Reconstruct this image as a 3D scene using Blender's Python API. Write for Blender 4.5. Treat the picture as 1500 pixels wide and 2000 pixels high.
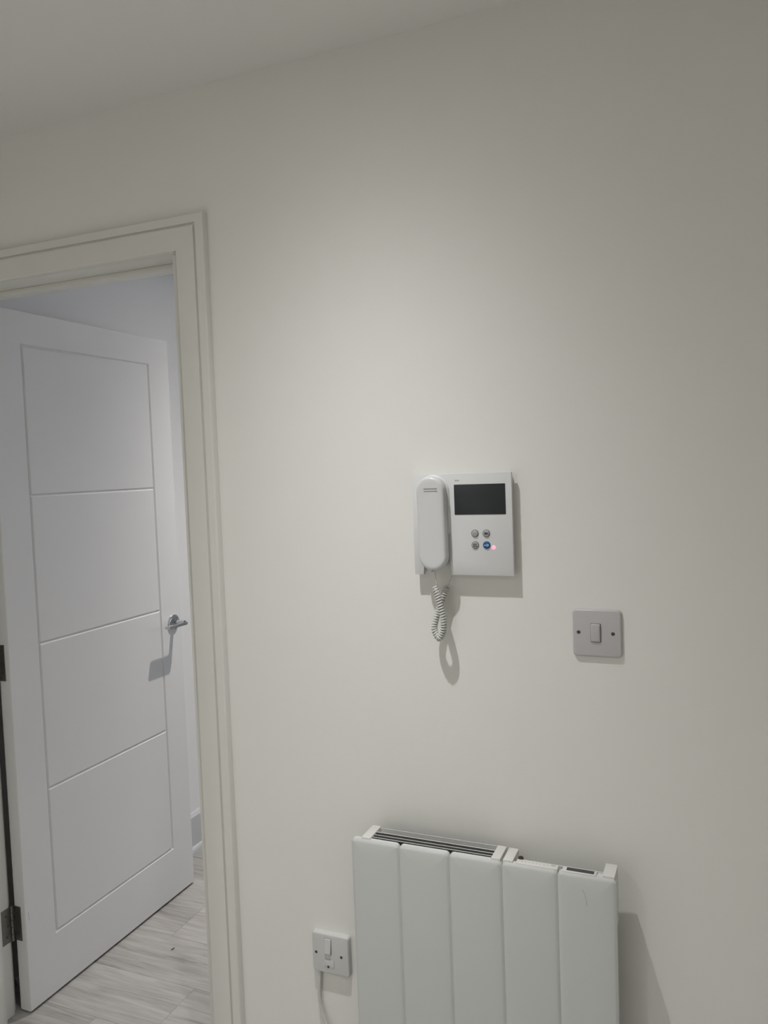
import bpy, bmesh, math, random
from mathutils import Vector, Matrix

for o in list(bpy.data.objects):
    bpy.data.objects.remove(o)
SC = bpy.context.scene
COL = SC.collection
PI = math.pi

# ------------------------------------------------------------------ camera
CAM_POS = Vector((0.2124, -1.4593, 1.5095))
YAW, PITCH, ROLL, FPX = 0.4019, -0.0550, -0.0367, 1565.88
fw = Vector((-math.sin(YAW) * math.cos(PITCH), math.cos(YAW) * math.cos(PITCH), math.sin(PITCH)))
r0 = Vector((math.cos(YAW), math.sin(YAW), 0))
u0 = r0.cross(fw)
rr = r0 * math.cos(ROLL) + u0 * math.sin(ROLL)
uu = u0 * math.cos(ROLL) - r0 * math.sin(ROLL)
cam = bpy.data.cameras.new('camera')
cam.sensor_fit = 'VERTICAL'
cam.sensor_height = 32.0
cam.lens = FPX / 2000.0 * 32.0
cam.clip_start = 0.02
cam_ob = bpy.data.objects.new('camera', cam)
COL.objects.link(cam_ob)
m = Matrix((rr, uu, -fw)).transposed().to_4x4()
m.translation = CAM_POS
cam_ob.matrix_world = m
SC.camera = cam_ob

# ------------------------------------------------------------------ world, exposure
world = bpy.data.worlds.new('sky')
SC.world = world
world.use_nodes = True
bg = world.node_tree.nodes['Background']
bg.inputs[0].default_value = (0.74, 0.85, 1.0, 1)
bg.inputs[1].default_value = 1.7
SC.view_settings.view_transform = 'Standard'
SC.view_settings.look = 'None'
SC.view_settings.gamma = 1
SC.view_settings.use_curve_mapping = False
SC.view_settings.exposure = 0.84

# light numbers (lamps themselves are built with their fittings below)
CEIL = 2.3268
#            x      y      watts  half-beam  spill  colour
LAMPS = [(-0.405, -0.475, 42, 25, 0.003, (0.99, 0.99, 1.0)),     # hall, near the wall
         (-0.92, -1.92, 172, 22, 0.035, (0.99, 0.99, 1.0)),      # hall, behind the camera
         (-1.07, 1.14, 84, 25, 0.05, (1.0, 0.96, 0.925))]         # room behind the door

def beam(a, half, tail):
    return min(1.0, (math.exp(-math.log(2) * (a / half) ** 2) + tail * max(0, math.cos(math.radians(a))) ** 0.8) / (1 + tail))

# ------------------------------------------------------------------ materials
MATS = {}
def mat(name, col, rough=0.5, metal=0.0, spec=0.5, var=0.0, vscale=6.0, bump=0.0, bscale=300.0, coat=0.0, emit=None):
    if name in MATS:
        return MATS[name]
    M = bpy.data.materials.new(name)
    M.use_nodes = True
    nt = M.node_tree
    b = nt.nodes['Principled BSDF']
    b.inputs['Base Color'].default_value = (*col, 1)
    b.inputs['Roughness'].default_value = rough
    b.inputs['Metallic'].default_value = metal
    b.inputs['Specular IOR Level'].default_value = spec
    b.inputs['Coat Weight'].default_value = coat
    tc = nt.nodes.new('ShaderNodeTexCoord')
    if var > 0:
        n = nt.nodes.new('ShaderNodeTexNoise')
        n.inputs['Scale'].default_value = vscale
        n.inputs['Detail'].default_value = 4
        nt.links.new(tc.outputs['Object'], n.inputs['Vector'])
        r = nt.nodes.new('ShaderNodeValToRGB')
        r.color_ramp.elements[0].position = 0.3
        r.color_ramp.elements[1].position = 0.7
        r.color_ramp.elements[0].color = (*[c * (1 - var) for c in col], 1)
        r.color_ramp.elements[1].color = (*[min(1, c * (1 + var)) for c in col], 1)
        nt.links.new(n.outputs['Fac'], r.inputs['Fac'])
        nt.links.new(r.outputs['Color'], b.inputs['Base Color'])
    if bump > 0:
        n = nt.nodes.new('ShaderNodeTexNoise')
        n.inputs['Scale'].default_value = bscale
        n.inputs['Detail'].default_value = 3
        nt.links.new(tc.outputs['Object'], n.inputs['Vector'])
        bp = nt.nodes.new('ShaderNodeBump')
        bp.inputs['Strength'].default_value = bump
        bp.inputs['Distance'].default_value = 0.001
        nt.links.new(n.outputs['Fac'], bp.inputs['Height'])
        nt.links.new(bp.outputs['Normal'], b.inputs['Normal'])
    if emit:
        b.inputs['Emission Color'].default_value = (*emit[0], 1)
        b.inputs['Emission Strength'].default_value = emit[1]
    MATS[name] = M
    return M

WALL = mat('wall_paint', (0.85, 0.845, 0.80), 0.75, spec=0.25, var=0.008, vscale=3, bump=0.12, bscale=220)
WALL_ROOM = mat('room_wall_paint', (0.80, 0.785, 0.775), 0.8, spec=0.2, var=0.008, vscale=3, bump=0.1, bscale=220)
CEILM = mat('ceiling_paint', (0.88, 0.865, 0.84), 0.9, spec=0.1, var=0.008, vscale=2, bump=0.1, bscale=200)
TRIM = mat('trim_gloss_paint', (0.77, 0.765, 0.715), 0.38, spec=0.5, var=0.012, vscale=9, bump=0.06, bscale=60)
DOORM = mat('door_satin_paint', (0.72, 0.71, 0.70), 0.42, spec=0.45, var=0.012, vscale=4, bump=0.05, bscale=90)
SKIRT = mat('skirting_paint', (0.56, 0.56, 0.57), 0.65, spec=0.5)
PLATE = mat('switch_plate_plastic', (0.54, 0.53, 0.53), 0.30, spec=0.5)
SPURM = mat('spur_plate_plastic', (0.65, 0.65, 0.635), 0.30, spec=0.5)
PHONE = mat('intercom_plastic', (0.735, 0.74, 0.735), 0.33, spec=0.5)
HANDSET = mat('handset_plastic', (0.66, 0.665, 0.66), 0.33, spec=0.5)
CORD = mat('cord_plastic', (0.62, 0.62, 0.59), 0.45, spec=0.4)
RAD = mat('radiator_enamel', (0.64, 0.655, 0.64), 0.26, spec=0.5, coat=0.2)
RADCAP = mat('radiator_end_plastic', (0.66, 0.65, 0.61), 0.5, spec=0.4)
ROD = mat('radiator_rod_enamel', (0.60, 0.60, 0.58), 0.35)
DARK = mat('dark_cavity_shade', (0.035, 0.035, 0.033), 0.7, spec=0.2)  # near-black stands in for the shade inside the grille
BLACK = mat('black_plastic', (0.012, 0.012, 0.015), 0.35)
SCREEN = mat('dark_screen_glass', (0.026, 0.030, 0.033), 0.38, spec=0.35)
LCD = mat('dark_lcd_glass', (0.035, 0.040, 0.045), 0.25)
INK = mat('dark_grey_print', (0.06, 0.055, 0.055), 0.6)
PALEINK = mat('pale_grey_print', (0.30, 0.30, 0.29), 0.6)
KEYGREY = mat('button_grey_plastic', (0.42, 0.42, 0.41), 0.3)
KEYRING = mat('button_ring_metal', (0.20, 0.19, 0.18), 0.35, metal=0.3)
BLUE = mat('button_blue_plastic', (0.015, 0.085, 0.27), 0.3)
PALEBLUE = mat('key_symbol_pale_blue', (0.45, 0.66, 0.90), 0.5)
LED = mat('red_indicator_light', (0.75, 0.35, 0.40), 0.4, emit=((1.0, 0.25, 0.36), 0.62))
CHROME = mat('polished_chrome', (0.60, 0.61, 0.63), 0.06, metal=1.0)
STEEL = mat('satin_steel', (0.23, 0.22, 0.20), 0.42, metal=1.0, var=0.12, vscale=40)
SCREW = mat('screw_steel', (0.10, 0.10, 0.10), 0.4, metal=0.6)
LAMPGLASS = mat('lamp_lens', (0.9, 0.9, 0.88), 0.4, emit=((1.0, 0.95, 0.85), 12.0))
LAMPRIM = mat('lamp_rim_enamel', (0.8, 0.8, 0.78), 0.4)
CRUMB = mat('dark_crumb', (0.05, 0.045, 0.04), 0.9)
BASE = mat('subfloor', (0.12, 0.11, 0.10), 0.9)
UPVC = mat('window_frame_plastic', (0.8, 0.8, 0.8), 0.4)

def pane_material():
    M = bpy.data.materials.new('window_glass')
    M.use_nodes = True
    nt = M.node_tree
    nt.nodes.clear()
    out = nt.nodes.new('ShaderNodeOutputMaterial')
    mix = nt.nodes.new('ShaderNodeMixShader')
    mix.inputs[0].default_value = 0.08
    tr = nt.nodes.new('ShaderNodeBsdfTransparent')
    gl = nt.nodes.new('ShaderNodeBsdfGlossy')
    gl.inputs['Roughness'].default_value = 0.02
    nt.links.new(tr.outputs[0], mix.inputs[1])
    nt.links.new(gl.outputs[0], mix.inputs[2])
    nt.links.new(mix.outputs[0], out.inputs[0])
    return M
PANE = pane_material()

def plank_material():
    M = bpy.data.materials.new('grey_oak_laminate')
    M.use_nodes = True
    nt = M.node_tree
    b = nt.nodes['Principled BSDF']
    b.inputs['Roughness'].default_value = 0.42
    b.inputs['Specular IOR Level'].default_value = 0.4
    tc = nt.nodes.new('ShaderNodeTexCoord')
    oi = nt.nodes.new('ShaderNodeObjectInfo')
    off = nt.nodes.new('ShaderNodeVectorMath'); off.operation = 'MULTIPLY_ADD'
    comb = nt.nodes.new('ShaderNodeCombineXYZ')
    nt.links.new(oi.outputs['Random'], comb.inputs[0])
    nt.links.new(oi.outputs['Random'], comb.inputs[1])
    nt.links.new(comb.outputs[0], off.inputs[0])
    off.inputs[1].default_value = (37.0, 19.0, 0)
    nt.links.new(tc.outputs['Object'], off.inputs[2])
    def noise(sx, sy, det, dist):
        mp = nt.nodes.new('ShaderNodeMapping')
        mp.inputs['Scale'].default_value = (sx, sy, 1)
        nt.links.new(off.outputs[0], mp.inputs[0])
        n = nt.nodes.new('ShaderNodeTexNoise')
        n.inputs['Scale'].default_value = 1
        n.inputs['Detail'].default_value = det
        n.inputs['Distortion'].default_value = dist
        nt.links.new(mp.outputs[0], n.inputs['Vector'])
        return n
    n1 = noise(3.0, 34.0, 6, 1.4)
    n2 = noise(1.8, 9.0, 3, 0.8)
    n3 = noise(14.0, 190.0, 3, 0.4)
    a = nt.nodes.new('ShaderNodeMath'); a.operation = 'MULTIPLY_ADD'
    nt.links.new(n1.outputs['Fac'], a.inputs[0]); a.inputs[1].default_value = 0.55
    c = nt.nodes.new('ShaderNodeMath'); c.operation = 'MULTIPLY_ADD'
    nt.links.new(n2.outputs['Fac'], c.inputs[0]); c.inputs[1].default_value = 0.35
    d = nt.nodes.new('ShaderNodeMath'); d.operation = 'MULTIPLY'
    nt.links.new(n3.outputs['Fac'], d.inputs[0]); d.inputs[1].default_value = 0.22
    nt.links.new(d.outputs[0], c.inputs[2])
    nt.links.new(c.outputs[0], a.inputs[2])
    e = nt.nodes.new('ShaderNodeMath'); e.operation = 'MULTIPLY_ADD'      # a whole plank a little lighter or darker
    nt.links.new(oi.outputs['Random'], e.inputs[0]); e.inputs[1].default_value = 0.09
    nt.links.new(a.outputs[0], e.inputs[2])
    r = nt.nodes.new('ShaderNodeValToRGB')
    els = r.color_ramp.elements
    els[0].position = 0.40; els[0].color = (0.20, 0.19, 0.178, 1)
    els[1].position = 0.74; els[1].color = (0.48, 0.463, 0.438, 1)
    k = els.new(0.56); k.color = (0.365, 0.35, 0.33, 1)
    nt.links.new(e.outputs[0], r.inputs['Fac'])
    nt.links.new(r.outputs['Color'], b.inputs['Base Color'])
    return M
PLANK = plank_material()

# ------------------------------------------------------------------ mesh helpers
def new_obj(name, bm, material, parent=None, smooth=40):
    bmesh.ops.recalc_face_normals(bm, faces=bm.faces)
    me = bpy.data.meshes.new(name)
    bm.to_mesh(me)
    bm.free()
    if material:
        me.materials.append(material)
    if smooth:
        me.shade_smooth()
        me.set_sharp_from_angle(angle=math.radians(smooth))
    o = bpy.data.objects.new(name, me)
    COL.objects.link(o)
    if parent:
        o.parent = parent
        if parent.type == 'EMPTY' or True:
            o.matrix_parent_inverse = Matrix.Translation(parent_world(parent)).inverted()
    return o

def parent_world(p):
    # parents here are only ever translated, or sit at the origin
    v = p.location.copy()
    if p.parent:
        return v if p.parent is None else v + Vector((0, 0, 0))
    return v

def tag(o, label=None, cat=None, group=None, kind=None):
    if label: o['label'] = label
    if cat: o['category'] = cat
    if group: o['group'] = group
    if kind: o['kind'] = kind
    return o

def thing(name, loc, label=None, cat=None, group=None, kind=None):
    o = bpy.data.objects.new(name, None)
    o.empty_display_size = 0.05
    o.location = loc
    COL.objects.link(o)
    return tag(o, label, cat, group, kind)

def B():
    return bmesh.new()

def box(bm, x0, x1, y0, y1, z0, z1, bev=0.0, seg=2):
    vs = [bm.verts.new(p) for p in ((x0, y0, z0), (x1, y0, z0), (x1, y1, z0), (x0, y1, z0),
                                    (x0, y0, z1), (x1, y0, z1), (x1, y1, z1), (x0, y1, z1))]
    fs = [bm.faces.new([vs[i] for i in f]) for f in ((0, 3, 2, 1), (4, 5, 6, 7), (0, 1, 5, 4),
                                                     (1, 2, 6, 5), (2, 3, 7, 6), (3, 0, 4, 7))]
    if bev > 0:
        es = list({e for f in fs for e in f.edges})
        bmesh.ops.bevel(bm, geom=es, offset=bev, segments=seg, profile=0.5, affect='EDGES')
    return bm

def prism(bm, pts, axis, a0, a1, bev=0.0, seg=2):
    """extrude a 2-D outline; axis 'y' takes (x,z), 'x' takes (y,z), 'z' takes (x,y)"""
    def P(p, a):
        return {'y': (p[0], a, p[1]), 'x': (a, p[0], p[1]), 'z': (p[0], p[1], a)}[axis]
    A = [bm.verts.new(P(p, a0)) for p in pts]
    C = [bm.verts.new(P(p, a1)) for p in pts]
    fs = [bm.faces.new(A), bm.faces.new(C[::-1])]
    n = len(pts)
    for i in range(n):
        j = (i + 1) % n
        fs.append(bm.faces.new((A[i], C[i], C[j], A[j])))
    if bev > 0:
        es = list(set(fs[0].edges) | set(fs[1].edges))
        bmesh.ops.bevel(bm, geom=es, offset=bev, segments=seg, profile=0.5, affect='EDGES')
    return bm

def rrect(cx, cz, w, h, r, n=6):
    r = max(min(r, w / 2 - 1e-5, h / 2 - 1e-5), 1e-5)
    pts = []
    for (sx, sz, a0) in ((1, 1, 0), (-1, 1, PI / 2), (-1, -1, PI), (1, -1, 1.5 * PI)):
        for k in range(n + 1):
            a = a0 + k / n * PI / 2
            pts.append((cx + sx * (w / 2 - r) + r * math.cos(a), cz + sz * (h / 2 - r) + r * math.sin(a)))
    return pts

def loft(bm, loops, cap0=True, cap1=True):
    L = [[bm.verts.new(p) for p in lp] for lp in loops]
    n = len(L[0])
    for A, C in zip(L, L[1:]):
        for i in range(n):
            j = (i + 1) % n
            bm.faces.new((A[i], A[j], C[j], C[i]))
    if cap0: bm.faces.new(L[0][::-1])
    if cap1: bm.faces.new(L[-1])
    return bm

def rslab(bm, cx, cz, w, h, rc, yb, yf, er, n=6, es=5, cap0=True):
    """slab facing -y, rounded outline, front edge rolled with radius er"""
    loops = [[(x, yb, z) for x, z in rrect(cx, cz, w, h, rc, n)]]
    for k in range(es + 1):
        a = k / es * PI / 2
        i = er * (1 - math.cos(a))
        y = yf + er * (1 - math.sin(a))
        loops.append([(x, y, z) for x, z in rrect(cx, cz, w - 2 * i, h - 2 * i, rc - i, n)])
    return loft(bm, loops, cap0)

def lathe(bm, prof, centre, axis, n=32):
    """prof: (distance along axis, radius)"""
    c = Vector(centre); ax = Vector(axis).normalized()
    t = Vector((0, 0, 1)) if abs(ax.z) < 0.9 else Vector((1, 0, 0))
    e1 = ax.cross(t).normalized(); e2 = ax.cross(e1)
    loops = []
    for d, r in prof:
        loops.append([c + ax * d + (e1 * math.cos(2 * PI * k / n) + e2 * math.sin(2 * PI * k / n)) * max(r, 1e-5) for k in range(n)])
    return loft(bm, loops)

def catmull(pts, per=8):
    P = [Vector(p) for p in pts]
    P = [P[0] * 2 - P[1]] + P + [P[-1] * 2 - P[-2]]
    out = []
    for i in range(1, len(P) - 2):
        for k in range(per):
            t = k / per
            a, b, c, d = P[i - 1], P[i], P[i + 1], P[i + 2]
            out.append(0.5 * ((2 * b) + (c - a) * t + (2 * a - 5 * b + 4 * c - d) * t * t + (3 * b - a - 3 * c + d) * t ** 3))
    out.append(P[-2])
    return out

def tube(bm, pts, r, n=8):
    P = [Vector(p) for p in pts]
    T = [(P[min(i + 1, len(P) - 1)] - P[max(i - 1, 0)]).normalized() for i in range(len(P))]
    ref = Vector((0, 0, 1)) if abs(T[0].z) < 0.9 else Vector((1, 0, 0))
    e1 = T[0].cross(ref).normalized()
    loops = []
    for p, t in zip(P, T):
        e1 = (e1 - t * e1.dot(t)).normalized()
        e2 = t.cross(e1)
        loops.append([p + (e1 * math.cos(2 * PI * k / n) + e2 * math.sin(2 * PI * k / n)) * r for k in range(n)])
    return loft(bm, loops)

# ================================================================== the setting
HX0, HX1, HY0 = -1.86, 0.62, -2.45           # hall
RX0, RX1, RY1 = -1.781, 1.25, 3.3            # room behind the door
WT = 0.132                                   # thickness of the wall between them
OPL, OPR, OPT = -1.689, -0.852, 2.022        # rough opening in that wall

b = B()
box(b, -2.0, OPL, 0, WT, 0, CEIL)
box(b, OPR, 1.4, 0, WT, 0, CEIL)
box(b, OPL, OPR, 0, WT, OPT, CEIL)
tag(new_obj('wall_front', b, WALL, smooth=0), kind='structure')

def wall(name, x0, x1, y0, y1, m):
    return tag(new_obj(name, box(B(), x0, x1, y0, y1, 0, CEIL), m, smooth=0), kind='structure')
wall('wall_left', HX0 - .1, HX0, HY0, 0, WALL)
wall('wall_right', HX1, HX1 + .1, HY0, 0, WALL)
wall('wall_back', HX0 - .1, HX1 + .1, HY0 - .1, HY0, WALL)
wall('wall_room_left', RX0 - .1, RX0, WT, RY1, WALL_ROOM)
wall('wall_room_back', RX0 - .1, RX1 + .1, RY1, RY1 + .1, WALL_ROOM)
# right wall of that room has the window that lets the daylight in
WY0, WY1, WZ0, WZ1 = 1.15, 2.45, 0.85, 2.05
b = B()
box(b, RX1, RX1 + .1, WT, WY0, 0, CEIL)
box(b, RX1, RX1 + .1, WY1, RY1, 0, CEIL)
box(b, RX1, RX1 + .1, WY0, WY1, 0, WZ0)
box(b, RX1, RX1 + .1, WY0, WY1, WZ1, CEIL)
tag(new_obj('wall_room_right', b, WALL_ROOM, smooth=0), kind='structure')
win = thing('window_1', (RX1 + .05, (WY0 + WY1) / 2, WZ0), kind='structure')
b = B()
box(b, RX1 + .02, RX1 + .08, WY0, WY0 + .06, WZ0, WZ1, .004)
box(b, RX1 + .02, RX1 + .08, WY1 - .06, WY1, WZ0, WZ1, .004)
box(b, RX1 + .02, RX1 + .08, WY0 + .06, WY1 - .06, WZ0, WZ0 + .06, .004)
box(b, RX1 + .02, RX1 + .08, WY0 + .06, WY1 - .06, WZ1 - .06, WZ1, .004)
new_obj('window_frame', b, UPVC, win)
new_obj('window_pane', box(B(), RX1 + .048, RX1 + .052, WY0 + .06, WY1 - .06, WZ0 + .06, WZ1 - .06), PANE, win, smooth=0)

tag(new_obj('ceiling', box(B(), -2.0, 1.4, HY0 - .1, RY1 + .1, CEIL, CEIL + .08), CEILM, smooth=0), kind='structure')

# ---- floor: laminate planks running along x
floor = tag(new_obj('floor', box(B(), -2.0, 1.4, HY0 - .1, RY1 + .1, -.09, -.012), BASE, smooth=0), kind='structure')
random.seed(4)
PW, PL = 0.198, 1.20
row0 = -0.3905 + 2 * PW * 0 + 0.0      # a seam lies on y = 0.4015 (row0 + 4 * PW)
joints = {}
k0 = math.floor((HY0 - row0) / PW) ; k1 = math.ceil((RY1 - row0) / PW)
cache = {}
rnd = random.Random(11)
for k in range(k0, k1):
    y0 = row0 + k * PW; y1 = y0 + PW
    y0c, y1c = max(y0, HY0), min(y1, RY1)
    if y1c - y0c < .01: continue
    xa, xb = (HX0, HX1) if y1 <= WT else (RX0, RX1)
    j = {3: -1.240, 5: -1.478}.get(k, rnd.uniform(-1.2, 0.0))
    cuts = [xa]
    x = j - PL * 3
    while x < xb:
        if xa + .03 < x < xb - .03: cuts.append(x)
        x += PL
    cuts.append(xb)
    for ca, cb in zip(cuts, cuts[1:]):
        key = (round(cb - ca, 4), round(y1c - y0c, 4))
        if key not in cache:
            w, d = key
            bm = B()
            c = .0009
            prism(bm, [(-w / 2 + .0002, -d / 2 + .0002), (w / 2 - .0002, -d / 2 + .0002), (w / 2 - .0002, d / 2 - .0002), (-w / 2 + .0002, d / 2 - .0002)], 'z', -.0115, 0, 0)
            tops = [f for f in bm.faces if all(v.co.z > -.001 for v in f.verts)]
            bmesh.ops.bevel(bm, geom=list(tops[0].edges), offset=c, segments=1, affect='EDGES')
            bmesh.ops.recalc_face_normals(bm, faces=bm.faces)
            me = bpy.data.meshes.new('plank'); bm.to_mesh(me); bm.free()
            me.materials.append(PLANK)
            cache[key] = me
        o = bpy.data.objects.new('plank', cache[key])
        o.location = ((ca + cb) / 2, (y0c + y1c) / 2, 0)
        o.parent = floor
        COL.objects.link(o)

# ---- skirting boards
def skirting(name, axis, fixed, sgn, a0, a1, h=.150, t=.015, shoe=True):
    """board against a wall plane; sgn = direction it stands out from the wall"""
    b = B()
    f = fixed
    prof = [(f, 0), (f + sgn * t, 0), (f + sgn * t, h - .014), (f + sgn * t * .75, h - .010), (f + sgn * t * .55, h - .003), (f + sgn * t * .3, h), (f, h)]
    prism(b, prof, axis, a0, a1)
    o = tag(new_obj(name, b, SKIRT, smooth=30), kind='structure')
    if shoe:
        b = B()
        g = f + sgn * t
        q = [(g, 0), (g + sgn * .012, 0)] + [(g + sgn * .012 * math.cos(a), .020 * math.sin(a)) for a in (.4, .8, 1.2)] + [(g, .020)]
        prism(b, q, axis, a0, a1)
        new_obj('beading', b, SKIRT, o, smooth=60)
    return o
skirting('baseboard_room_left', 'y', RX0, 1, .23, RY1)
skirting('baseboard_room_back', 'x', RY1, -1, RX0 + .03, RX1)
skirting('baseboard_room_right', 'y', RX1, -1, WT, RY1 - .03)
skirting('baseboard_front', 'x', 0, -1, -.790, HX1 - .03)
skirting('baseboard_right', 'y', HX1, -1, HY0 + .03, 0)
skirting('baseboard_left', 'y', HX0, 1, HY0 + .03, 0)
skirting('baseboard_back', 'x', HY0, 1, HX0, HX1)

# ---- door frame: lining, stops, architraves
JL, JR, JT = -1.657, -0.886, 1.9885       # inner faces of the lining
trim = thing('trim_1', (JL, 0, 0), kind='structure')
e = .0015
for x0, x1, z1 in ((OPL, JL, JT), (JR, OPR, JT)):
    new_obj('lining', box(B(), x0, x1, 0, WT, 0, z1, e), TRIM, trim)
new_obj('lining', box(B(), OPL, OPR, 0, WT, JT, OPT, e), TRIM, trim)
for x0, x1, z1 in ((JL, JL + .012, JT), (JR - .012, JR, JT)):
    new_obj('door_stop', box(B(), x0, x1, .058, .096, 0, z1 - .012, e), TRIM, trim)
new_obj('door_stop', box(B(), JL, JR, .058, .096, JT - .012, JT, e), TRIM, trim)

def architrave(xi_l, xi_r, zi, yw, sg):
    """grooved flat architrave round the opening on wall face yw, standing out by sg"""
    G, OUT, T = .0505, .073, .018          # groove and outer edge measured from the inner edge
    gw, gd = .0029, .005
    # profile across the width (u from inner edge), depth d
    pf = [(0, 0), (0, T - .003), (.0012, T - .001), (.003, T), (G - gw, T), (G - gw * .6, T - gd), (G + gw * .6, T - gd), (G + gw, T),
          (OUT - .003, T), (OUT - .001, T - .0015), (OUT, T - .004), (OUT, 0)]
    # mitred in one run: left leg, head, right leg
    def leg(sec0, sec1, nm):
        b = B()
        loft(b, [sec0, sec1])
        return new_obj(nm, b, TRIM, trim, smooth=30)
    L0 = [(xi_l - u, yw + sg * d, 0) for u, d in pf]
    L1 = [(xi_l - u, yw + sg * d, zi + u) for u, d in pf]
    R0 = [(xi_r + u, yw + sg * d, 0) for u, d in pf]
    R1 = [(xi_r + u, yw + sg * d, zi + u) for u, d in pf]
    leg(L0, L1, 'architrave'); leg(R0, R1, 'architrave'); leg(L1, R1, 'architrave')
architrave(-1.672, -0.8645, 1.9905, 0, -1)
architrave(-1.672, -0.8645, 1.9990, WT, 1)

# ---- the door leaf, standing open at right angles into the room
DX, DT = -1.612, .040              # visible face, thickness
DY0, DY1, DZ0, DZ1 = .1476, .9088, .008, 1.989
door = thing('door_1', (JL, .141, 0), kind='structure')
gr = .0042                          # groove depth
core = B()
box(core, DX - DT + gr, DX - gr, DY0 + .001, DY1 - .001, DZ0 + .001, DZ1 - .001)
new_obj('door_core', core, DOORM, door, smooth=0)
GY = (.2565, .7975)
GZ = (.1842, .6112, 1.039, 1.467, 1.8928)
hw = .0036                          # half width of a groove
def face_slab(nm, y0, y1, z0, z1, x_in, x_out, ch):
    """flat slab on a door face with chamfered outer edges"""
    lo = [(x_in, y0, z0), (x_in, y1, z0), (x_in, y1, z1), (x_in, y0, z1)]
    hi = [(x_out, y0 + ch[0], z0 + ch[2]), (x_out, y1 - ch[1], z0 + ch[2]), (x_out, y1 - ch[1], z1 - ch[3]), (x_out, y0 + ch[0], z1 - ch[3])]
    b = B(); loft(b, [lo, hi])
    return new_obj(nm, b, DOORM, door, smooth=0)
for (xi, xo) in ((DX - gr, DX), (DX - DT + gr, DX - DT)):
    c = .0046; e = .0006; s = .0010
    for z0, z1 in zip(GZ, GZ[1:]):
        face_slab('door_panel', GY[0] + e, GY[1] - e, z0 + e, z1 - e, xi, xo, (c, c, c, c))
    face_slab('stile', DY0, GY[0] - e, DZ0, DZ1, xi, xo, (s, c, s, s))
    face_slab('stile', GY[1] + e, DY1, DZ0, DZ1, xi, xo, (c, s, s, s))
    face_slab('rail', GY[0] - e - .0046, GY[1] + e + .0046, DZ0, GZ[0] - e, xi, xo, (0, 0, s, c))
    face_slab('rail', GY[0] - e - .0046, GY[1] + e + .0046, GZ[-1] + e, DZ1, xi, xo, (0, 0, c, s))
for (a0, a1, c0, c1) in ((DY0, DY0 + .0012, DZ0, DZ1), (DY1 - .0012, DY1, DZ0, DZ1)):
    new_obj('lipping', box(B(), DX - DT + gr, DX - gr, a0, a1, c0, c1), DOORM, door, smooth=0)
# hinges
for z0, z1 in ((.2130, .3120), (.9575, 1.0590), (1.700, 1.800)):
    h = tag(new_obj('hinge', box(B(), JL - .0005, JL + .0016, .1045, .1345, z0, z1, .0004, 1), STEEL, door))
    new_obj('hinge_leaf', box(B(), DX - DT + .001, -1.6280, DY0 - .0016, DY0 + .0005, z0 - .001, z1 - .001, .0004, 1), STEEL, h)
    b = B()
    for q in range(5):
        za = z0 - .002 + (z1 - z0 + .004) * q / 5
        zb = z0 - .002 + (z1 - z0 + .004) * (q + 1) / 5 - .0008
        lathe(b, [(0, .005), (.0006, .0058), (zb - za - .0006, .0058), (zb - za, .005)], (-1.6575, .1415, za), (0, 0, 1), 16)
    new_obj('hinge_knuckle', b, STEEL, h)
    b = B()
    for fz in (.2, .5, .8):
        lathe(b, [(0, .0034), (.0006, .0034), (.0008, .001)], (JL + .0016, .1195 + (.006 if fz == .5 else 0), z0 + (z1 - z0) * fz), (1, 0, 0), 12)
        lathe(b, [(0, .0034), (.0006, .0034), (.0008, .001)], (-1.639, DY0 - .0016, z0 + (z1 - z0) * fz), (0, -1, 0), 12)
    new_obj('screw', b, SCREW, h)
# lever handle on a round rose
HYc, HZ = .8625, .9855
for s, X in ((1, DX), (-1, DX - DT)):
    b = B()
    lathe(b, [(0, .0275), (.0066, .0275), (.0082, .0265), (.0090, .0245), (.0090, .0195), (.0060, .0180), (.0060, .004)], (X, HYc, HZ), (s, 0, 0), 40)
    hd = tag(new_obj('door_handle', b, CHROME, door), label='chrome lever handle on a round rose')
    b = B()
    lathe(b, [(.004, .0088), (.052, .0086)], (X, HYc, HZ), (s, 0, 0), 24)
    new_obj('neck', b, CHROME, hd)
    # flat blade turned back towards the hinges
    p1, p2 = .0430, .0630
    out = []
    yA, yE = HYc + .0085, HYc - .100
    R = .010
    pts = []
    for q in range(7):
        a = q / 6 * PI / 2
        pts.append((X + s * (p2 - R + R * math.sin(a)), yA - R + R * math.cos(a)))
    pts += [(X + s * p2, yE + .002), (X + s * (p2 - .002), yE), (X + s * (p1 + .002), yE), (X + s * p1, yE + .002), (X + s * p1, yA - .012), (X + s * (p1 - .002), yA)]
    b = B()
    prism(b, pts, 'z', HZ - .0058, HZ + .0042, .0026, 3)
    new_obj('lever', b, CHROME, hd)

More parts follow.
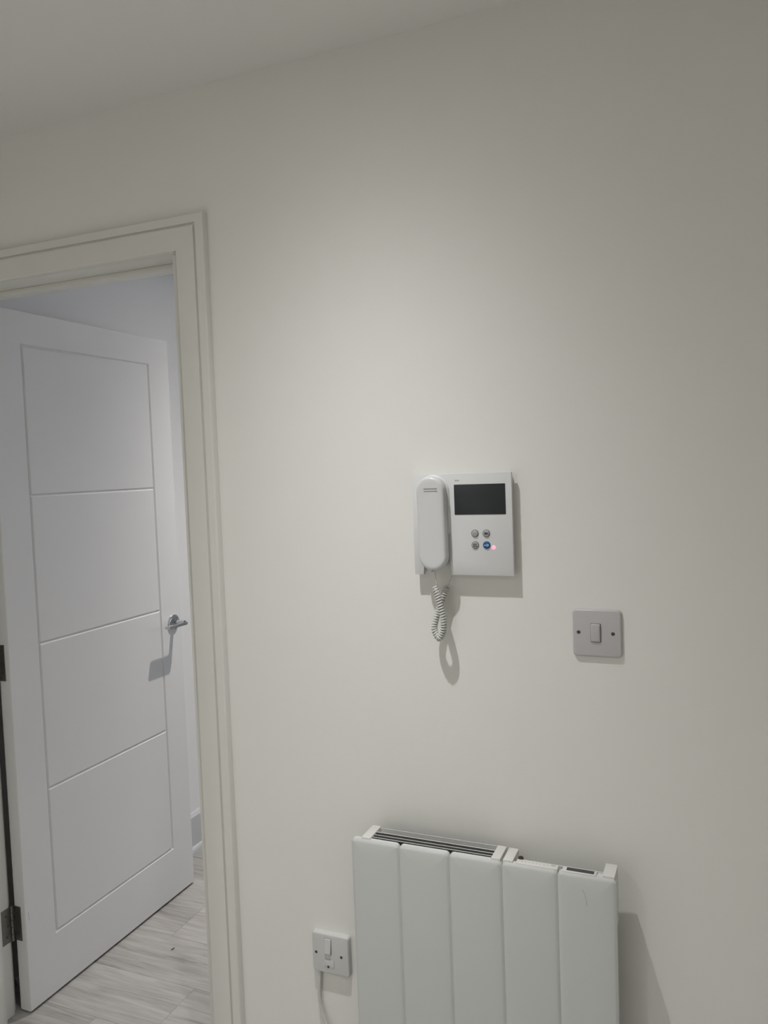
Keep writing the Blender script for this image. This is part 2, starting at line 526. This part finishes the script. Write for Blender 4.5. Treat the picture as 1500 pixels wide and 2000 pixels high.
# ================================================================== ceiling downlights
names = ['recessed downlight in the hall ceiling close to the intercom wall',
         'recessed downlight in the hall ceiling far from the intercom wall',
         'recessed downlight in the ceiling of the room behind the white door']
for (x, y, watts, cone, blend, colr), lab in zip(LAMPS, names):
    t = thing('downlight', (x, y, CEIL), lab, 'downlight', 'recessed ceiling downlights')
    b = B()
    prof = [(0, .046), (.003, .045), (.0045, .042), (.0045, .034), (.002, .031), (0, .030)]
    n = 40
    loops = [[(x + r * math.cos(2 * PI * k / n), y + r * math.sin(2 * PI * k / n), CEIL - d) for k in range(n)] for d, r in prof]
    loft(b, loops, False, False)
    new_obj('rim', b, LAMPRIM, t)
    b = B()
    lathe(b, [(0.0002, .0295), (.0012, .0295), (.0016, .02)], (x, y, CEIL), (0, 0, -1), 32)
    new_obj('lens', b, LAMPGLASS, t)
    L = bpy.data.lights.new('downlight_lamp', 'SPOT')
    L.energy = watts
    L.color = colr
    L.spot_size = math.radians(176)
    L.spot_blend = 0.05
    L.shadow_soft_size = .014
    # reflector-lamp beam: intensity against angle from straight down
    L.use_nodes = True
    nt = L.node_tree
    em = nt.nodes['Emission']
    tcn = nt.nodes.new('ShaderNodeTexCoord')
    sep = nt.nodes.new('ShaderNodeSeparateXYZ')
    nt.links.new(tcn.outputs['Normal'], sep.inputs[0])
    ab = nt.nodes.new('ShaderNodeMath'); ab.operation = 'ABSOLUTE'
    nt.links.new(sep.outputs['Z'], ab.inputs[0])
    ac = nt.nodes.new('ShaderNodeMath'); ac.operation = 'ARCCOSINE'
    nt.links.new(ab.outputs[0], ac.inputs[0])
    dv = nt.nodes.new('ShaderNodeMath'); dv.operation = 'DIVIDE'
    nt.links.new(ac.outputs[0], dv.inputs[0]); dv.inputs[1].default_value = PI / 2
    cv = nt.nodes.new('ShaderNodeFloatCurve')
    nt.links.new(dv.outputs[0], cv.inputs['Value'])
    cu = cv.mapping.curves[0]
    prof = [(a / 90.0, beam(a, cone, blend)) for a in range(0, 91, 6)]
    cu.points[0].location = prof[0]
    cu.points[1].location = prof[-1]
    for pnt in prof[1:-1]:
        cu.points.new(*pnt)
    cv.mapping.update()
    nt.links.new(cv.outputs[0], em.inputs['Strength'])
    lo = bpy.data.objects.new('downlight_lamp', L)
    lo.location = (0, 0, -.006)
    lo.parent = t
    COL.objects.link(lo)

# ================================================================== video intercom
IX0, IX1, IZ0, IZ1 = -.3390, -.1447, 1.3020, 1.4937
IYF, IYB = -.0200, 0.0
ic = thing('video_intercom', (-.242, 0, IZ0), 'white square video intercom with handset and dark screen on the wall', 'intercom')
NX0, NX1 = -.3198, -.2663
b = B()
prism(b, [(IX0, IZ0), (NX0, IZ0), (NX0, 1.340), (NX1, 1.340), (NX1, IZ0), (IX1, IZ0), (IX1, IZ1), (IX0, IZ1)], 'y', IYF, IYF + .0085, .0012, 2)
new_obj('front_panel', b, PHONE, ic, smooth=35)
g = .004
b = B()
prism(b, [(IX0 + g, IZ0 + g), (-.3080, IZ0 + g), (-.3080, 1.319), (NX1 + g, 1.319), (NX1 + g, IZ0 + g), (IX1 - g, IZ0 + g), (IX1 - g, IZ1 - g), (IX0 + g, IZ1 - g)], 'y', IYF + .0085, IYB, 0)  # notch shaped smaller than the panel's so the housing keeps light out
new_obj('housing', b, PHONE, ic, smooth=0)
# screen, a hair proud of the panel with a dark bezel edge
b = B()
rslab(b, -.20565, 1.44475, .0984, .0567, .0008, IYF, IYF - .0008, .0004, 2, 2)
new_obj('screen', b, SCREEN, ic)
# small grey mark above the screen
b = B()
for q in range(4):
    rslab(b, -.2518 + q * .0022, 1.4805, .0011, .0030, .0002, IYF, IYF - .0002, .00008, 1, 1)
new_obj('printed_mark', b, PALEINK, ic)
# four round buttons with their symbols
def button(cx, cz, kind):
    ring = B(); lathe(ring, [(0, .0071), (.0011, .0070), (.0014, .0064)], (cx, IYF, cz), (0, -1, 0), 28)
    lab = {'call': 'grey round button with a faint symbol', 'camera': 'grey round button with a black camera symbol',
           'menu': 'grey round button with four dark squares', 'key': 'blue round button with a pale key symbol'}[kind]
    bo = tag(new_obj('button', ring, KEYRING if kind != 'key' else BLUE, ic), label=lab)
    cap = B(); lathe(cap, [(.0010, .0059), (.0021, .0058), (.0026, .0050), (.0028, .003)], (cx, IYF, cz), (0, -1, 0), 28)
    new_obj('button_cap', cap, BLUE if kind == 'key' else KEYGREY, bo)
    y0, y1 = IYF - .0026, IYF - .0031
    s = B()
    if kind == 'call':
        for dx in (-.0014, .0014):
            rslab(s, cx + dx, cz, .0014, .0030, .0005, y0, y1, .0001, 2, 1)
        ms = PALEINK
    elif kind == 'camera':
        rslab(s, cx - .0006, cz, .0052, .0042, .0008, y0, y1, .0001, 2, 1)
        prism(s, [(cx + .0018, cz - .0004), (cx + .0040, cz - .0018), (cx + .0040, cz + .0018), (cx + .0018, cz + .0004)], 'y', y1, y0)
        ms = INK
    elif kind == 'menu':
        for dx in (-.0018, .0018):
            for dz in (-.0018, .0018):
                rslab(s, cx + dx, cz + dz, .0026, .0026, .0005, y0, y1, .0001, 2, 1)
        ms = INK
    else:
        # bow of the key on the right, shaft to the left with two bits
        n = 16; ro, ri = .0024, .0010; kx = cx + .0022
        loops = []
        for (rad, yy) in ((ro, y0), (ro, y1), (ri, y1), (ri, y0)):
            loops.append([(kx + rad * math.cos(2 * PI * k / n), yy, cz + rad * math.sin(2 * PI * k / n)) for k in range(n)])
        loops.append(loops[0])
        loft(s, loops, False, False)
        box(s, cx - .0046, cx + .0004, y1, y0, cz - .0005, cz + .0006)
        box(s, cx - .0040, cx - .0030, y1, y0, cz - .0015, cz - .0005)
        box(s, cx - .0022, cx - .0013, y1, y0, cz - .0013, cz - .0005)
        ms = PALEBLUE
    new_obj('symbol', s, ms, bo)
button(-.2164, 1.3811, 'call'); button(-.1945, 1.3811, 'camera'); button(-.2164, 1.3592, 'menu'); button(-.1944, 1.3593, 'key')
b = B(); lathe(b, [(0, .0042), (.0006, .0038), (.0010, .0022)], (-.1812, IYF, 1.3547), (0, -1, 0), 16)
tag(new_obj('indicator_light', b, LED, ic), label='small glowing pink indicator light')

# handset: a long rounded grip lying on a shallow cradle
HCX, HW = -.2952, .0555
HZ0, HZ1 = 1.3125, 1.4900
b = B()
rslab(b, HCX - .001, 1.4275, .0640, .1300, .0315, IYF + .0005, IYF - .0035, .0034, 10, 4)
new_obj('cradle', b, PHONE, ic)
b = B()
cz, hh = (HZ0 + HZ1) / 2, HZ1 - HZ0
sec = [(-.0215, .003), (-.0235, .0004), (-.030, 0.0), (-.0385, .0002), (-.0412, .0009), (-.0430, .0022), (-.0442, .0042), (-.0447, .0070), (-.0449, .0120), (-.0450, .0180)]
loops = []
for y, ins in sec:
    loops.append([(x + (cz - z) * .012, y + .0030 * math.sin(PI * (z - HZ0) / hh) * (1 if y < -.035 else 0), z) for x, z in rrect(HCX, cz, HW - 2 * ins, hh - 2 * ins, (HW / 2 - .0005) - ins, 12)])
loft(b, loops)
hs = tag(new_obj('handset', b, HANDSET, ic, smooth=60), label='white rounded handset resting on the intercom')
b = B()
for dz in (0, -.0045):
    rslab(b, -.2935 - .0002, 1.4675 + dz, .0265, .0011 if dz == 0 else .0008, .0004, -.0405, -.0446, .0001, 2, 1)
new_obj('earpiece_slot', b, PALEINK, hs)

# coiled cord: out of the handset, down in a twisted loop and back up into the base
mid = [(-.2975, -.031, 1.279), (-.2915, -.035, 1.2577), (-.2868, -.037, 1.2375), (-.2826, -.036, 1.2151), (-.2838, -.034, 1.1944),
       (-.2920, -.031, 1.1805), (-.2998, -.027, 1.1916), (-.3005, -.024, 1.2054), (-.2937, -.021, 1.2284), (-.2846, -.0185, 1.2533), (-.2769, -.0165, 1.2716), (-.2722, -.016, 1.2796)]
# the measured points lie on y = -0.025; move each along its sight line to its own depth
def along_sight(p, y_from=-.025):
    P = Vector((p[0], y_from, p[2])); d = P - CAM_POS
    t = (p[1] - CAM_POS.y) / d.y
    return CAM_POS + d * t
axis_pts = catmull([along_sight(p) for p in mid], 60)
RC, RW = .0047, .0019
# walk along the axis at even steps
S = [0.0]
for a, c in zip(axis_pts, axis_pts[1:]): S.append(S[-1] + (c - a).length)
def at(s):
    lo = 0
    while lo < len(S) - 2 and S[lo + 1] < s: lo += 1
    f = (s - S[lo]) / max(1e-9, S[lo + 1] - S[lo])
    return axis_pts[lo].lerp(axis_pts[lo + 1], f), (axis_pts[lo + 1] - axis_pts[lo]).normalized()
pitch, per = .0050, 14
turns = S[-1] / pitch
coil = []
e1 = None
for q in range(int(turns * per) + 1):
    s = q / per * pitch
    if s > S[-1]: break
    c, t = at(s)
    if e1 is None: e1 = t.cross(Vector((0, 1, 0))).normalized()
    e1 = (e1 - t * e1.dot(t)).normalized(); e2 = t.cross(e1)
    a = 2 * PI * q / per
    coil.append(c + e1 * RC * math.cos(a) + e2 * RC * math.sin(a))
start = catmull([along_sight((-.2968, -.034, 1.3135)), along_sight((-.2958, -.034, 1.300)), along_sight((-.2935, -.033, 1.2845)), coil[0]], 6)
end = catmull([coil[-1], along_sight((-.2700, -.014, 1.284)), along_sight((-.2665, -.012, 1.293)), (-.2635, -.011, 1.307)], 6)
b = tube(B(), coil, RW, 7)
tube(b, start, .0012, 7)
tube(b, end, .0012, 7)
new_obj('coiled_cord', b, CORD, ic, smooth=80)

# ================================================================== light switch
def plate_screw(parent, x, z, yf, r, m=SCREW):
    b = B()
    lathe(b, [(-.001, r), (.0003, r), (.0005, r * .8)], (x, yf, z), (0, -1, 0), 20)
    sc = new_obj('screw', b, m, parent)
    new_obj('screw_slot', box(B(), x - r * .8, x + r * .8, yf - .0008, yf - .0004, z - r * .14, z + r * .14), BLACK, sc, smooth=0)

sw = thing('light_switch', (0, 0, 1.156), 'single rocker light switch on a grey square plate', 'light switch')
b = B()
rslab(b, 0, 1.1994, .0862, .0862, .0085, 0, -.0062, .0038, 8, 5)
new_obj('plate', b, PLATE, sw, smooth=60)
b = B()
rslab(b, -.0020, 1.2005, .0182, .0340, .0016, -.0055, -.0065, .0003, 3, 1)
new_obj('rocker_surround', b, BLACK, sw)
b = B()      # rocker tilted: top edge proud
loops = []
for k, (yo, ins) in enumerate(((-.0058, 0), (-.0084, 0), (-.0098, .0010), (-.0102, .0028))):
    loops.append([(x, yo - (.0012 * (z - 1.2005) / .016 if k else 0), z) for x, z in rrect(-.0022, 1.2006, .0166 - 2 * ins, .0326 - 2 * ins, .0016, 4)])
loft(b, loops)
new_obj('rocker', b, PLATE, sw)
plate_screw(sw, -.0323, 1.2008, -.0062, .0033)
plate_screw(sw, .0278, 1.2000, -.0062, .0033)

# ================================================================== fused spur with its cable
UX, UZ = -.5621, .4912
YS = -.0130
sp = thing('fused_spur', (UX, 0, UZ - .043), 'square switched fuse spur on the wall left of the radiator', 'fuse spur')
b = B()
rslab(b, UX, UZ, .0862, .0862, .0060, 0, YS, .0036, 8, 5)
new_obj('plate', b, SPURM, sp, smooth=60)
b = B()
rslab(b, UX - .0050, UZ + .0170, .0166, .0350, .0010, YS + .0007, YS - .0002, .0002, 2, 1)
new_obj('rocker_surround', b, PALEINK, sp)
b = B()      # rocker, lower end standing proud
prism(b, [(YS + .0002, UZ + .0335), (YS - .0018, UZ + .0325), (YS - .0050, UZ + .0030), (YS + .0002, UZ + .0012)], 'x', UX - .0123, UX + .0023, .0006, 2)
new_obj('rocker', b, SPURM, sp)
b = B()
rslab(b, UX - .0030, UZ - .0200, .0230, .0175, .0010, YS + .0007, YS - .0002, .0002, 2, 1)
new_obj('fuse_recess', b, PALEINK, sp)
b = B()
rslab(b, UX - .0032, UZ - .0200, .0222, .0168, .0010, YS + .0005, YS - .0008, .0003, 2, 2)
new_obj('fuse_holder', b, SPURM, sp)
plate_screw(sp, UX - .0335, UZ - .0005, YS, .0030)
plate_screw(sp, UX + .0255, UZ - .0010, YS, .0030)
plate_screw(sp, UX - .0055, UZ - .0272, YS - .0008, .0026)
pts = [(-.5912, -.006, .4470), (-.5920, -.0065, .4399), (-.5940, -.008, .4133), (-.5938, -.009, .3795), (-.5870, -.010, .3527), (-.5782, -.011, .3322), (-.5600, -.012, .3020),
       (-.5300, -.014, .2800), (-.4950, -.016, .2780), (-.4600, -.017, .3000), (-.4350, -.0175, .3300)]
tag(new_obj('power_cable', tube(B(), catmull(pts, 8), .0036, 10), CORD, smooth=80),
    'thin white cable curving down from the fuse spur to the radiator', 'cable')

# ================================================================== electric panel radiator
X0, X1, ZT, YF = -.4702, .0334, .7873, -.080
ZB = .215
rad = thing('electric_radiator', ((X0 + X1) / 2, 0, ZB), 'white electric radiator of five vertical panels on the wall', 'radiator')
w = (X1 - X0) / 5
for q in range(5):
    b = B()
    cx = X0 + w * (q + .5)
    n = 6
    rc = .0085
    loops = [[(x, -.0690, z) for x, z in rrect(cx, (ZT + ZB) / 2, w - .0002, ZT - ZB, rc, n)]]
    for i, dp in ((0, .0030), (.0012, .0023), (.0026, .0014), (.0042, .0006), (.0058, .0002), (.0078, 0)):
        loops.append([(x, YF + dp, z) for x, z in rrect(cx, (ZT + ZB) / 2, w - .0002 - 2 * i, ZT - ZB - 2 * i, max(rc - i, .0008), n)])
    # gentle crown across the panel
    for i2, cr in ((.012, .0006), (.024, .0010), (.038, .0012)):
        loops.append([(x, YF - cr, z) for x, z in rrect(cx, (ZT + ZB) / 2, w - 2 * i2, ZT - ZB - 2 * i2, .0008, n)])
    loft(b, loops)
    new_obj('front_panel', b, RAD, rad, smooth=50)
# hollow casing behind the panels: side walls, back, and core blocks coloured dark as grille shade
b = B()
box(b, X0 + .014, X1 - .010, -.0690, -.0600, ZB + .02, .7630)
box(b, X0 + .020, X1 - .005, -.0270, -.0240, ZB + .05, .7000)
box(b, -.1660, .0300, -.0270, -.0240, .7000, .7700)  # strip added above the back plate to block light reaching the wall
new_obj('casing', b, RAD, rad, smooth=0)
new_obj('heating_core', box(B(), -.4400, -.1770, -.0600, -.0430, ZB + .06, .7600), DARK, rad, smooth=0)
new_obj('grille_shade_block', box(B(), -.4300, -.1860, -.0672, -.0435, .7602, .7876), DARK, rad, smooth=0)  # dark filler block in place of the shaded gaps between the rods
new_obj('control_box', box(B(), -.1690, .0200, -.0600, -.0270, ZB + .06, .7400), RAD, rad, smooth=0)
# standing end pieces on the top
def cap(x0, x1, z0, yb=-.0195):
    b = B()
    box(b, x0, x1, -.0765, yb, z0, .7905, .0012, 2)
    return new_obj('end_bracket', b, RADCAP, rad)
cap(-.4492, -.4305, .690)
cap(-.1888, -.1712, .690, -.0240)
cap(-.1665, -.1480, .690, -.0262)
# right-hand bracket with a step at its foot
b = B()
prism(b, [(.0105, .690), (.0305, .690), (.0305, .7905), (.0105, .7905)], 'y', -.0765, -.0290, .0012, 2)
new_obj('end_bracket', b, RADCAP, rad)
new_obj('bracket_foot', box(B(), .0010, .0106, -.0765, -.0600, .740, .7868, .0012, 2), RADCAP, rad)
# thin rods of the outlet grille
for y, rr_, z in ((-.0270, .0008, .7895), (-.0432, .0010, .7884), (-.0545, .0008, .7882), (-.0650, .0008, .7880)):
    b = B()
    lathe(b, [(0, rr_), (.2417, rr_)], (-.4305, y, z), (1, 0, 0), 8)
    new_obj('grille_rod', b, ROD, rad, smooth=60)
# touch strip with a row of marks, and a button at its end
b = B()
box(b, -.1430, -.0670, -.0770, -.0610, .7500, .7895, .0020, 3)
cs = new_obj('control_strip', b, RADCAP, rad)
b = B(); lathe(b, [(0, .0044), (.0045, .0050), (.0065, .0044), (.0072, .0022)], (-.1368, -.0578, .7850), (0, -.2, 1), 16)
tag(new_obj('control_knob', b, BLACK, cs), label='small black control knob')
b = B()
for q in range(8):
    x = -.1330 + q * .0066
    box(b, x, x + .0019, -.0698, -.0686, .7895, .7897)
for dz in range(3):
    box(b, -.0795 + .0026 * dz, -.0780 + .0026 * dz, -.0690, -.0650, .7895, .7897)
new_obj('indicator_marks', b, PALEINK, cs, smooth=0)
b = B()
box(b, -.0598, .0000, -.0775, -.0610, .7500, .7895, .0020, 3)
dm = new_obj('display_module', b, RADCAP, rad)
new_obj('display', box(B(), -.0520, -.0045, -.0752, -.0645, .7893, .7898, 0), LCD, dm, smooth=0)

# small scratches in the paint
new_obj('scratch', tube(B(), catmull([(-.0235, -.0813, .7620), (-.0205, -.0813, .7560), (-.0180, -.0813, .7470), (-.0165, -.0813, .7350)], 4), .0003, 4), KEYGREY, rad)
new_obj('scratch', tube(B(), [(DX + .0001, .1585, .292), (DX + .0001, .1592, .280), (DX + .0001, .1600, .268)], .0004, 4), PALEINK, door)

# ================================================================== crumb on the floor
b = B()
loops = []
for k in range(6):
    t = k / 5
    r = .0016 * math.sin(PI * (0.12 + .8 * t))
    loops.append([(-1.4266 + .002 * math.sin(2 * t) + r * math.cos(a), .533 + .016 * t, .0016 + r * math.sin(a)) for a in [2 * PI * i / 8 for i in range(8)]])
loft(b, loops)
tag(new_obj('floor_crumb', b, CRUMB), 'tiny dark crumb lying on the grey plank floor by the door', 'crumb')
